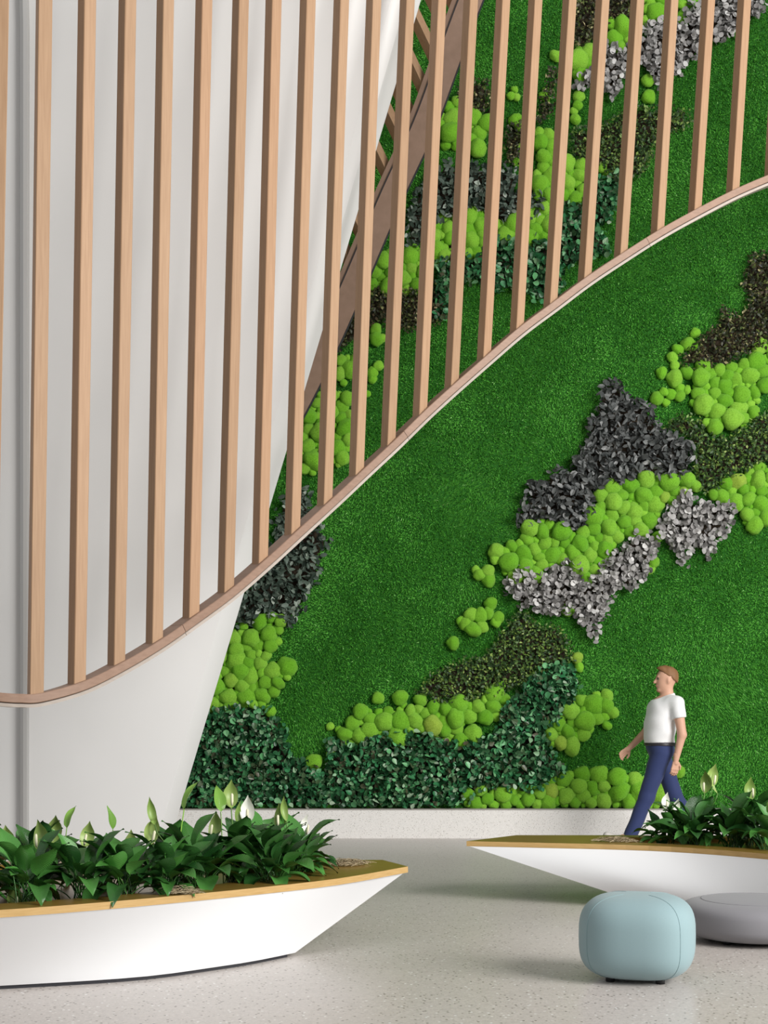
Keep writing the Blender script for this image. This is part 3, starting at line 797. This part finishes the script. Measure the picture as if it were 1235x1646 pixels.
def tube_mesh(name, pts, r, mat, k=6):
    V, Fc = [], []
    for j, p in enumerate(pts):
        for a in range(k):
            rr = r[j] if isinstance(r, (list, tuple)) else r
            V.append((p[0]+rr*math.cos(2*math.pi*a/k), p[1]+rr*math.sin(2*math.pi*a/k), p[2]))
    for j in range(len(pts)-1):
        for a in range(k): Fc.append((j*k+a, j*k+(a+1) % k, (j+1)*k+(a+1) % k, (j+1)*k+a))
    Fc += [tuple(range(k))[::-1], tuple((len(pts)-1)*k+a for a in range(k))]
    me = bpy.data.meshes.new(name); me.from_pydata(V, [], Fc); me.polygons.foreach_set('use_smooth', [True]*len(me.polygons)); me.materials.append(mat); return me
SPADIX = tube_mesh('spadix', [(0, -.012, .012), (0, -.014, .03), (0, -.014, .058), (0, -.012, .064)], [.004, .0065, .006, .002], M['spadix'])

def lily(x, y, label, group, nleaf, scale, flowers, seed, lean=None):
    r = random.Random(seed); nleaf = int(nleaf*1.5); scale *= 1.0
    z0 = .372
    root = empty('peace_lily', (x, y, z0)); tag(root, label, 'plant', group)
    for k in range(nleaf):
        f = k/(nleaf-1)
        vi = min(13, max(0, int(f*13.9+r.uniform(-1.5, 1.5))))
        o = bpy.data.objects.new('leaf', LEAF[vi]); link(o, root)
        o.rotation_euler = (r.uniform(-.12, .12), r.uniform(-.12, .12), k*2.399+r.uniform(-.4, .4))
        s = scale*r.uniform(.82, 1.15); o.scale = (s, s, s)
        o.location = (r.uniform(-.05, .05), r.uniform(-.05, .05), 0)
    for (px, py, kind, rz) in flowers:
        tip = P(px, py, y)
        base_ = Vector((tip.x-x, 0, tip.z-z0-.144*scale))
        if kind == 'y':
            o = bpy.data.objects.new('young_leaf', YOUNG[r.randrange(3)]); link(o, root)
            h_ = tip.z-z0; o.scale = (h_/.38,)*3
            o.location = (base_.x*.9, 0, 0); o.rotation_euler = (0, 0, rz); continue
        sp = bpy.data.objects.new('spathe', SP[kind]); link(sp, root)
        sp.location = base_; sp.rotation_euler = (r.uniform(-.25, .15), r.uniform(-.2, .2), rz); sp.scale = (scale*1.22,)*3
        st = tube_mesh('flower_stem', [(base_.x*.5*0, 0, 0), (base_.x*.45, 0, base_.z*.5), (base_.x*.95, 0, base_.z*.9), (base_.x, 0, base_.z+.004)], .0035, M['stem'])
        link(bpy.data.objects.new('flower_stem', st), root)
        if kind != 'n':
            sd = bpy.data.objects.new('spadix', SPADIX); link(sd, sp)
    return root
GL = 'peace lilies in the long planter'
GR = 'peace lilies in the planter behind the poufs'
LL = [
 (-2.12, 7.00, 'peace lily with lime bud, leftmost in the long planter', 20, 1.05, [(12, 1328, 'g', .2), (62, 1318, 'g', -.3)]),
 (-1.72, 6.82, 'leafy peace lily at the front left of the long planter near the grey strip', 20, .95, [(26, 1420, 'g', .5)]),
 (-1.84, 7.42, 'peace lily with two lime buds right of the grey strip', 20, 1.0, [(84, 1312, 'g', .1), (103, 1325, 'y', 1.0)]),
 (-1.45, 7.35, 'peace lily with one small upright green bud before the white column', 19, .95, [(135, 1321, 'g', 0)]),
 (-1.27, 6.98, 'low leafy peace lily close to the front rim in mid planter', 20, .95, []),
 (-1.12, 7.55, 'peace lily with arching lime bud before the white column', 17, .95, [(180, 1312, 'y', 2.6), (213, 1335, 'g', .4)]),
 (-.98, 7.35, 'peace lily with tall narrow pale bud before the column', 22, 1.05, [(249, 1280, 'n', .3), (242, 1312, 'g', .5), (277, 1293, 'y', .6)]),
 (-.80, 7.72, 'peace lily with lime bud in front of the column foot', 22, 1.05, [(340, 1305, 'g', -.4), (372, 1255, 'g', .3)]),
 (-.62, 7.52, 'leafy peace lily before the ivy with drooping front leaves', 22, 1.0, [(352, 1298, 'y', 2.0)]),
 (-.70, 8.00, 'peace lily with a white flower before the terrazzo upstand', 22, 1.1, [(397, 1280, 'w', .1), (388, 1287, 'n', .8)]),
 (-.53, 7.85, 'peace lily with twin lime buds before the terrazzo upstand', 22, 1.0, [(449, 1291, 'g', -.3), (461, 1279, 'n', .4)]),
 (-.47, 8.10, 'peace lily with thin white flowers nearest the pointed rim', 17, .85, [(490, 1309, 'w', .9), (505, 1340, 'w', .4)]),
 (-1.49, 6.95, 'low peace lily at the front rim below the first timber slats', 18, .95, []),
 (-1.10, 7.12, 'broad-leaved peace lily left of the front tuft of dry moss', 18, .95, []),
 (-2.05, 6.62, 'leafy peace lily cut by the left picture edge at the front rim', 18, .95, []),
]
for k, (x, y, lb, n, s, fl_) in enumerate(LL): lily(x, y, lb, GL, n, s, fl_, 100+k)
RR = [
 (1.99, 9.97, 'peace lily with two white flowers in front of the walking man', 18, .80, [(1070, 1274, 'w', .1), (1088, 1284, 'w', .3)]),
 (2.13, 9.78, 'broad-leaved peace lily leaning over the golden rim behind the poufs', 18, .98, []),
 (2.18, 10.05, 'tall peace lily with three pale green blooms behind the blue pouf', 20, 1.1, [(1133, 1240, 'g', -.6), (1146, 1229, 'g', .2), (1154, 1240, 'n', .9)]),
 (2.40, 9.72, 'dense dark peace lily in the middle of the right planter', 20, 1.0, []),
 (2.60, 9.95, 'peace lily with one large pale bloom near the right edge', 20, 1.1, [(1209, 1250, 'g', .2)]),
 (2.58, 9.45, 'peace lily with round lime leaf at the right edge front', 20, 1.0, [(1228, 1292, 'y', .4)]),
 (2.86, 9.6, 'dark peace lily at the far right of the planter behind the poufs', 18, 1.0, []),
]
for k, (x, y, lb, n, s, fl_) in enumerate(RR): lily(x, y, lb, GR, n, s, fl_, 300+k)

# curls of dried moss mulch
def mulch(x, y, lx, ly, n, label, rz=0):
    V, T, R = [], [], []
    for i in range(n):
        a = rng.uniform(0, 6.28); rr = math.sqrt(rng.random())
        c = np.array([rr*math.cos(a)*lx, rr*math.sin(a)*ly, .004+.03*(1-rr*rr)*rng.random()])
        d = rng.uniform(0, 6.28); L = rng.uniform(.03, .07); cur = rng.normal(0, 2.0); h = rng.uniform(.002, .012)
        pts = []
        for k in range(5):
            t = k/4; ang = d+cur*t
            pts.append(c+np.array([math.cos(ang)*L*t, math.sin(ang)*L*t, h*math.sin(math.pi*t)]))
        b0 = len(V)
        for q in pts: V += [q, q+np.array([0, 0, .0022]), ]
        for k in range(4): T += [(b0+2*k, b0+2*k+2, b0+2*k+3), (b0+2*k, b0+2*k+3, b0+2*k+1)]
        R += [rng.random()]*8
    V = np.array(V); cr, sr = math.cos(rz), math.sin(rz)
    V = V@np.array([[cr, sr, 0], [-sr, cr, 0], [0, 0, 1]])
    o = tri_obj('dried_moss', V, T, M['mulch'], None, R); o.location = (x, y, .421)
    tag(o, label, 'dried moss', kind='stuff')
mulch(-.22, 8.30, .13, .07, 420, 'curls of dry tan moss on the golden rim near the planter point', .5)
mulch(-1.02, 6.98, .11, .05, 320, 'tuft of dry tan moss at the front rim of the long planter', -.6)
mulch(1.62, 9.86, .14, .05, 300, 'flat dry moss on the golden rim in front of the man', -.2)

# ------------------------------------------------------------------ poufs
def superpouf(name, label, loc, rx, ry, h, nplan, nv, mat, seam_mat, rz, z0, seams, feet):
    root = empty(name, loc, rz); tag(root, label, 'pouf')
    NU, NV = 64, 28
    def sgp(v, p): return math.copysign(abs(v)**p, v)
    def surf(u, v, k=1.0):
        cu, su, cv, sv = math.cos(u), math.sin(u), math.cos(v), math.sin(v)
        x = rx*sgp(cv, 2/nv)*sgp(cu, 2/nplan)*k; y = ry*sgp(cv, 2/nv)*sgp(su, 2/nplan)*k
        return Vector((x, y, z0+h/2+h/2*sgp(sv, 2/nv)*k))
    V, Fc = [], []
    for j in range(NV+1):
        v = -math.pi/2+math.pi*j/NV
        for i in range(NU): V.append(surf(2*math.pi*i/NU, v))
    for j in range(NV):
        for i in range(NU): Fc.append((j*NU+i, j*NU+(i+1) % NU, (j+1)*NU+(i+1) % NU, (j+1)*NU+i))
    o = mesh_obj('cushion', V, Fc, mat, root, True)
    me = o.data; b_ = bmesh.new(); b_.from_mesh(me); bmesh.ops.remove_doubles(b_, verts=b_.verts, dist=.0005); b_.to_mesh(me); b_.free()
    for path in seams:
        pts = [surf(u, v, 1.0005) for u, v in path]
        cv_ = bpy.data.curves.new('seam', 'CURVE'); cv_.dimensions = '3D'; cv_.bevel_depth = .0016; cv_.bevel_resolution = 1
        sp = cv_.splines.new('POLY'); sp.points.add(len(pts)-1)
        for q, p_ in zip(sp.points, pts): q.co = (*p_, 1)
        tmp = bpy.data.objects.new('seam', cv_); COL.objects.link(tmp)
        dg = bpy.context.evaluated_depsgraph_get()
        me2 = bpy.data.meshes.new_from_object(tmp.evaluated_get(dg)); bpy.data.objects.remove(tmp)
        me2.materials.clear(); me2.materials.append(seam_mat)
        link(bpy.data.objects.new('seam', me2), root)
    for fx, fy in feet:
        link(bpy.data.objects.new('foot', tube_mesh('foot', [(fx, fy, 0), (fx, fy, z0+.03)], [.022, .024], M['black'], 14)), root)
    return root
r_ = lambda a, b, n: [a+(b-a)*k/n for k in range(n+1)]
superpouf('pouf', 'tall pale blue rounded-square pouf on short black feet', (1.253, 6.985, 0), .282, .282, .412, 2.9, 3.3, M['pouf_blue'], M['seam'], math.radians(-15), .008,
    [[(D(a0), v) for v in r_(-1.45, 1.45, 40)] for a0 in (-45, 45, 135, 225)], [(.12, -.12), (-.12, -.12), (.12, .12), (-.12, .12)])
superpouf('pouf', 'wide low round grey pouf beside the pale blue one', (2.15, 8.215, 0), .43, .43, .236, 2.0, 3.5, M['pouf_grey'], M['seam_grey'], 0, .006,
    [[(u, 1.02) for u in r_(0, 2*math.pi, 80)]], [(.2, -.2), (-.2, -.2), (.2, .2), (-.2, .2)])

# ------------------------------------------------------------------ walking man
def surface_nets(f, lo, hi, h):
    n = [int(math.ceil((hi[i]-lo[i])/h))+1 for i in range(3)]
    ax = [lo[i]+h*np.arange(n[i]) for i in range(3)]
    X, Y, Z = np.meshgrid(*ax, indexing='ij')
    Fv = f(X.astype(np.float32), Y.astype(np.float32), Z.astype(np.float32))
    c = [Fv[a:n[0]-1+a, b:n[1]-1+b, d:n[2]-1+d] for a in (0, 1) for b in (0, 1) for d in (0, 1)]
    st = np.stack(c); neg = st < 0
    act = neg.any(0) & (~neg.all(0))
    ijk = np.argwhere(act)
    cid = -np.ones(act.shape, int); cid[act] = np.arange(len(ijk))
    off = np.array([(a, b, d) for a in (0, 1) for b in (0, 1) for d in (0, 1)])
    vals = st[:, act]
    acc = np.zeros((len(ijk), 3)); cnt = np.zeros(len(ijk))
    for p in range(8):
        for q in range(p+1, 8):
            if abs(off[p]-off[q]).sum() != 1: continue
            a, b = vals[p], vals[q]; m_ = (a < 0) != (b < 0)
            t = np.where(m_, a/np.where(m_, a-b, 1), 0)
            acc += (off[p]+t[:, None]*(off[q]-off[p]))*m_[:, None]; cnt += m_
    V = (ijk+acc/cnt[:, None])*h+np.array(lo)
    quads = []
    for d in range(3):
        e1, e2 = (d+1) % 3, (d+2) % 3
        sl0 = [slice(None)]*3; sl1 = [slice(None)]*3
        sl0[d] = slice(0, n[d]-1); sl1[d] = slice(1, n[d])
        a, b = Fv[tuple(sl0)], Fv[tuple(sl1)]
        cr = np.argwhere((a < 0) != (b < 0))
        ok = (cr[:, e1] > 0) & (cr[:, e2] > 0) & (cr[:, e1] < n[e1]-1) & (cr[:, e2] < n[e2]-1)
        cr = cr[ok]; s = a[tuple(cr.T)] < 0
        def g(o1, o2):
            k = cr.copy(); k[:, e1] -= o1; k[:, e2] -= o2; return cid[tuple(k.T)]
        q = np.column_stack([g(1, 1), g(0, 1), g(0, 0), g(1, 0)])
        q[~s] = q[~s][:, ::-1]; quads.append(q)
    return V, np.vstack(quads)

def cap(X, Y, Z, a, b, ra, rb, sy=1.0):
    a, b = np.array(a), np.array(b); d = b-a; L2 = float(d@d)
    px, py, pz = X-a[0], (Y-a[1]), Z-a[2]
    t = np.clip((px*d[0]+py*d[1]+pz*d[2])/L2, 0, 1)
    return np.sqrt((px-t*d[0])**2+((py-t*d[1])/sy)**2+(pz-t*d[2])**2)-(ra+(rb-ra)*t)
def ell(X, Y, Z, c, r):
    k = np.sqrt(((X-c[0])/r[0])**2+((Y-c[1])/r[1])**2+((Z-c[2])/r[2])**2)
    return (k-1)*min(r)
def smin(a, b, k):
    h = np.clip(.5+.5*(b-a)/k, 0, 1); return b*(1-h)+a*h-k*h*(1-h)

# joints (x forward, y to his left, z up)
J = dict(hipL=(.01, .09, .93), kneeL=(.155, .085, .50), ankL=(.315, .085, .115),
         hipR=(-.01, -.09, .93), kneeR=(-.155, -.085, .515), ankR=(-.345, -.085, .20),
         shL=(-.125, .195, 1.425), elL=(-.165, .235, 1.12), wrL=(-.105, .235, .875),
         shR=(-.05, -.19, 1.43), elR=(.085, -.235, 1.16), wrR=(.265, -.22, .985))
def torso(X, Y, Z, g=0.0):
    t = ell(X, Y, Z, (-.005, 0, 1.30), (.135+g, .190+g, .20+g))
    t = smin(t, ell(X, Y, Z, (.015, 0, 1.12), (.138+g, .168+g, .18+g)), .08)
    t = smin(t, ell(X, Y, Z, (-.005, 0, .98), (.125+g, .165+g, .12+g)), .06)
    t = smin(t, cap(X, Y, Z, (-.09, .15, 1.43), (-.06, -.15, 1.43), .062+g, .062+g), .07)
    return t
def limb(X, Y, Z, a, b, ra, rb, g): return cap(X, Y, Z, J[a], J[b], ra+g, rb+g)
def legs(X, Y, Z, g=0.0):
    o = None
    for s in 'LR':
        t = smin(limb(X, Y, Z, 'hip'+s, 'knee'+s, .092, .062, g), limb(X, Y, Z, 'knee'+s, 'ank'+s, .060, .042, g), .03)
        o = t if o is None else smin(o, t, .035)
    return o
def head(X, Y, Z):
    c = (-.055, 0, 1.665)
    t = ell(X, Y, Z, (c[0]-.008, 0, c[2]+.02), (.100, .077, .098))
    t = smin(t, ell(X, Y, Z, (c[0]+.032, 0, c[2]-.052), (.060, .056, .072)), .035)       # jaw
    t = smin(t, ell(X, Y, Z, (c[0]+.074, 0, c[2]-.108), (.020, .026, .018)), .025)        # chin
    t = smin(t, cap(X, Y, Z, (c[0]+.090, 0, c[2]+.012), (c[0]+.114, 0, c[2]-.028), .010, .015), .014)  # nose
    t = smin(t, cap(X, Y, Z, (c[0]+.084, .03, c[2]+.028), (c[0]+.084, -.03, c[2]+.028), .011, .011), .012)  # brow
    t = smin(t, ell(X, Y, Z, (c[0]+.090, 0, c[2]-.064), (.012, .022, .010)), .012)         # mouth
    for s in (1, -1):
        t = np.maximum(t, -(ell(X, Y, Z, (c[0]+.094, .031*s, c[2]+.008), (.016, .014, .010))))
        t = smin(t, ell(X, Y, Z, (c[0]-.012, .078*s, c[2]-.012), (.020, .010, .032)), .008)  # ear
    t = smin(t, cap(X, Y, Z, (-.075, 0, 1.46), (-.062, 0, 1.60), .066, .056), .035)        # neck
    return t
def body_f(X, Y, Z):
    t = smin(torso(X, Y, Z), legs(X, Y, Z), .04)
    for s in 'LR':
        a = smin(limb(X, Y, Z, 'sh'+s, 'el'+s, .056, .044, 0), limb(X, Y, Z, 'el'+s, 'wr'+s, .043, .029, 0), .02)
        t = smin(t, a, .035)
        ank = J['ank'+s]; toe = (ank[0]+.17, ank[1], ank[2]-.035) if s == 'L' else (ank[0]+.115, ank[1], .045)
        t = smin(t, cap(X, Y, Z, ank, toe, .042, .03), .02)
    return smin(t, head(X, Y, Z), .03)
def shirt_f(X, Y, Z):
    g = .012
    t = torso(X, Y, Z, g)
    for s in 'LR':
        a, b = np.array(J['sh'+s]), np.array(J['el'+s]); m_ = a+(b-a)*.47
        d = (b-a)/np.linalg.norm(b-a)
        sl = cap(X, Y, Z, a, b, .072, .064)
        cut = (X-m_[0])*d[0]+(Y-m_[1])*d[1]+(Z-m_[2])*d[2]
        t = smin(t, np.maximum(sl, cut), .03)
    t = smin(t, cap(X, Y, Z, (-.075, 0, 1.45), (-.07, 0, 1.52), .085, .074), .03)
    t = np.maximum(t, 1.035-Z)
    t = np.maximum(t, Z-1.515+.35*(X+.07))
    wr = .0025*np.sin(38*Z+9*X)+.002*np.sin(25*X-30*Z+12*Y)
    return t+wr
def jeans_f(X, Y, Z):
    t = smin(legs(X, Y, Z, .014), np.maximum(torso(X, Y, Z, .006), Z-1.04), .04)
    for s in 'LR':
        ank, kn = np.array(J['ank'+s]), np.array(J['knee'+s]); d = (ank-kn)/np.linalg.norm(ank-kn)
        t = smin(t, cap(X, Y, Z, kn, ank, .066, .066), .02)
        m_ = ank+d*.015
        near = (Y*(1 if s == 'L' else -1)) > 0
        cut = (X-m_[0])*d[0]+(Y-m_[1])*d[1]+(Z-m_[2])*d[2]
        t = np.where(near, np.maximum(t, cut), t)
    t = np.maximum(t, Z-1.045)
    return t+.0025*np.sin(34*Z+14*X)

MANP = (P(1062, 1153, 14.0).x, 14.0, 0)
man = empty('person', MANP, math.pi)
tag(man, 'man in white t-shirt and blue jeans walking left past the planted wall', 'person')
bodyV, bodyF = surface_nets(body_f, (-.62, -.36, 0), (.60, .36, 1.80), .0095)

def hand(wr, fwd, palm_n, side, curl):
    """palm, four unequal bent fingers, thumb on the side; fwd = finger direction"""
    fwd = Vector(fwd).normalized(); pn = Vector(palm_n); pn = (pn-fwd*pn.dot(fwd)).normalized(); ac = fwd.cross(pn)*side
    w = Vector(wr)
    segs = []
    for k, (o, L) in enumerate(((.031, .070), (.0105, .080), (-.0105, .074), (-.030, .058))):
        p = w+fwd*.092+ac*o; d = fwd.copy(); prev = p
        segs.append((w+fwd*.03+ac*o*.6, p, .014, .0105))
        for q, fr_ in enumerate((.45, .32, .23)):
            a = curl*(q+.6)*.55
            d = (fwd*math.cos(a)+pn*math.sin(a)); nx = prev+d*L*fr_
            segs.append((prev, nx, .0098-.0009*q, .009-.0009*q)); prev = nx
    t0 = w+fwd*.028+ac*.028; t1 = t0+(fwd*.7+ac*.65+pn*.2).normalized()*.042; t2 = t1+(fwd*.95+ac*.15+pn*.25).normalized()*.032
    segs += [(t0, t1, .0145, .0115), (t1, t2, .0110, .009)]
    def f(X, Y, Z):
        t = cap(X, Y, Z, w-fwd*.05, w+fwd*.03, .030, .026)
        for a, b, ra, rb in segs: t = smin(t, cap(X, Y, Z, a, b, ra, rb), .006)
        return t
    allp = [s_[0] for s_ in segs]+[s_[1] for s_ in segs]+[w-fwd*.05]
    lo = [min(p[i] for p in allp)-.04 for i in range(3)]; hi = [max(p[i] for p in allp)+.04 for i in range(3)]
    return surface_nets(f, lo, hi, .0042)
hl = hand(J['wrL'], (.12, 0, -1), (.25, -1, 0), 1, .75)
hr = hand(J['wrR'], (.72, .05, -.62), (-.1, .9, -.4), -1, .9)
V, Q = bodyV, bodyF
for hv, hq in (hl, hr):
    Q = np.vstack([Q, hq+len(V)]); V = np.vstack([V, hv])
bo = mesh_obj('body', V.tolist(), Q.tolist(), M['skin'], man, True)
def nets_obj(name, f, lo, hi, h, mat, parent=man):
    v, q = surface_nets(f, lo, hi, h); return mesh_obj(name, v.tolist(), q.tolist(), mat, parent, True)
nets_obj('t_shirt', shirt_f, (-.34, -.40, .98), (.28, .40, 1.60), .009, M['shirt'])
jn = nets_obj('jeans', jeans_f, (-.50, -.30, .04), (.46, .30, 1.10), .009, M['jeans'])
def belt_f(X, Y, Z): return np.maximum(np.maximum(torso(X, Y, Z, .0165), Z-1.042), 1.008-Z)
bl = nets_obj('belt', belt_f, (-.25, -.28, .97), (.25, .28, 1.08), .008, M['belt'])
def hair_f(X, Y, Z):
    c = (-.055, 0, 1.665)
    t = ell(X, Y, Z, (c[0]-.018, 0, c[2]+.018), (.110, .086, .114))
    t = smin(t, ell(X, Y, Z, (c[0]+.035, 0, c[2]+.105), (.062, .055, .028)), .03)
    t = np.maximum(t, (X-(c[0]+.012))*.9-(Z-(c[2]+.052))*1.25)        # hairline
    t = np.maximum(t, (c[2]-.078)-Z)
    earc = np.maximum((X-(c[0]-.005)), (c[2]+.035)-Z)
    t = np.maximum(t, -np.maximum(-(X-(c[0]-.038)), Z-(c[2]+.030)))
    return t+.003*np.sin(70*X+20*Z)*np.sin(60*Y+30*X)
nets_obj('hair', hair_f, (-.22, -.13, 1.55), (.12, .13, 1.82), .006, M['hair'])
for s in (1, -1):
    bme = bmesh.new(); bmesh.ops.create_uvsphere(bme, u_segments=10, v_segments=8, radius=.010)
    for v in bme.verts: v.co += Vector((-.055+.083, .031*s, 1.673))
    bm_obj('eye', bme, M['eye'], man, True)
def lip_f(X, Y, Z): return ell(X, Y, Z, (-.055+.093, 0, 1.601), (.013, .020, .007))
nets_obj('lips', lip_f, (0, -.04, 1.57), (.07, .04, 1.63), .004, M['lip'])
def shoe(s):
    if s == 'L': heel, toe, up = np.array((.335, .085, .045)), np.array((.545, .085, .125)), J['ankL']
    else: heel, toe, up = np.array((-.375, -.085, .125)), np.array((-.215, -.085, .045)), J['ankR']
    up = np.array(up)
    def f(X, Y, Z):
        t = cap(X, Y, Z, heel, toe, .046, .038)
        t = smin(t, cap(X, Y, Z, heel*.75+toe*.25+np.array((0, 0, .02)), up, .046, .045), .03)
        return t
    d = (toe-heel)/np.linalg.norm(toe-heel); nrm = np.array((-d[2], 0, d[0]))
    b0 = heel-nrm*.030
    def upper(X, Y, Z):
        pl = (X-b0[0])*nrm[0]+(Z-b0[2])*nrm[2]; return np.maximum(f(X, Y, Z), -pl)
    def sole(X, Y, Z):
        pl = (X-b0[0])*nrm[0]+(Z-b0[2])*nrm[2]
        return np.maximum(np.maximum(f(X, Y, Z+0*Z)-.004, pl), -(pl+.016))
    lo = np.minimum(np.minimum(heel, toe), up)-.09; hi = np.maximum(np.maximum(heel, toe), up)+.09
    o = nets_obj('shoe', upper, lo, hi, .007, M['shoe'])
    nets_obj('sole', sole, lo, hi, .006, M['sole'], o)
shoe('L'); shoe('R')
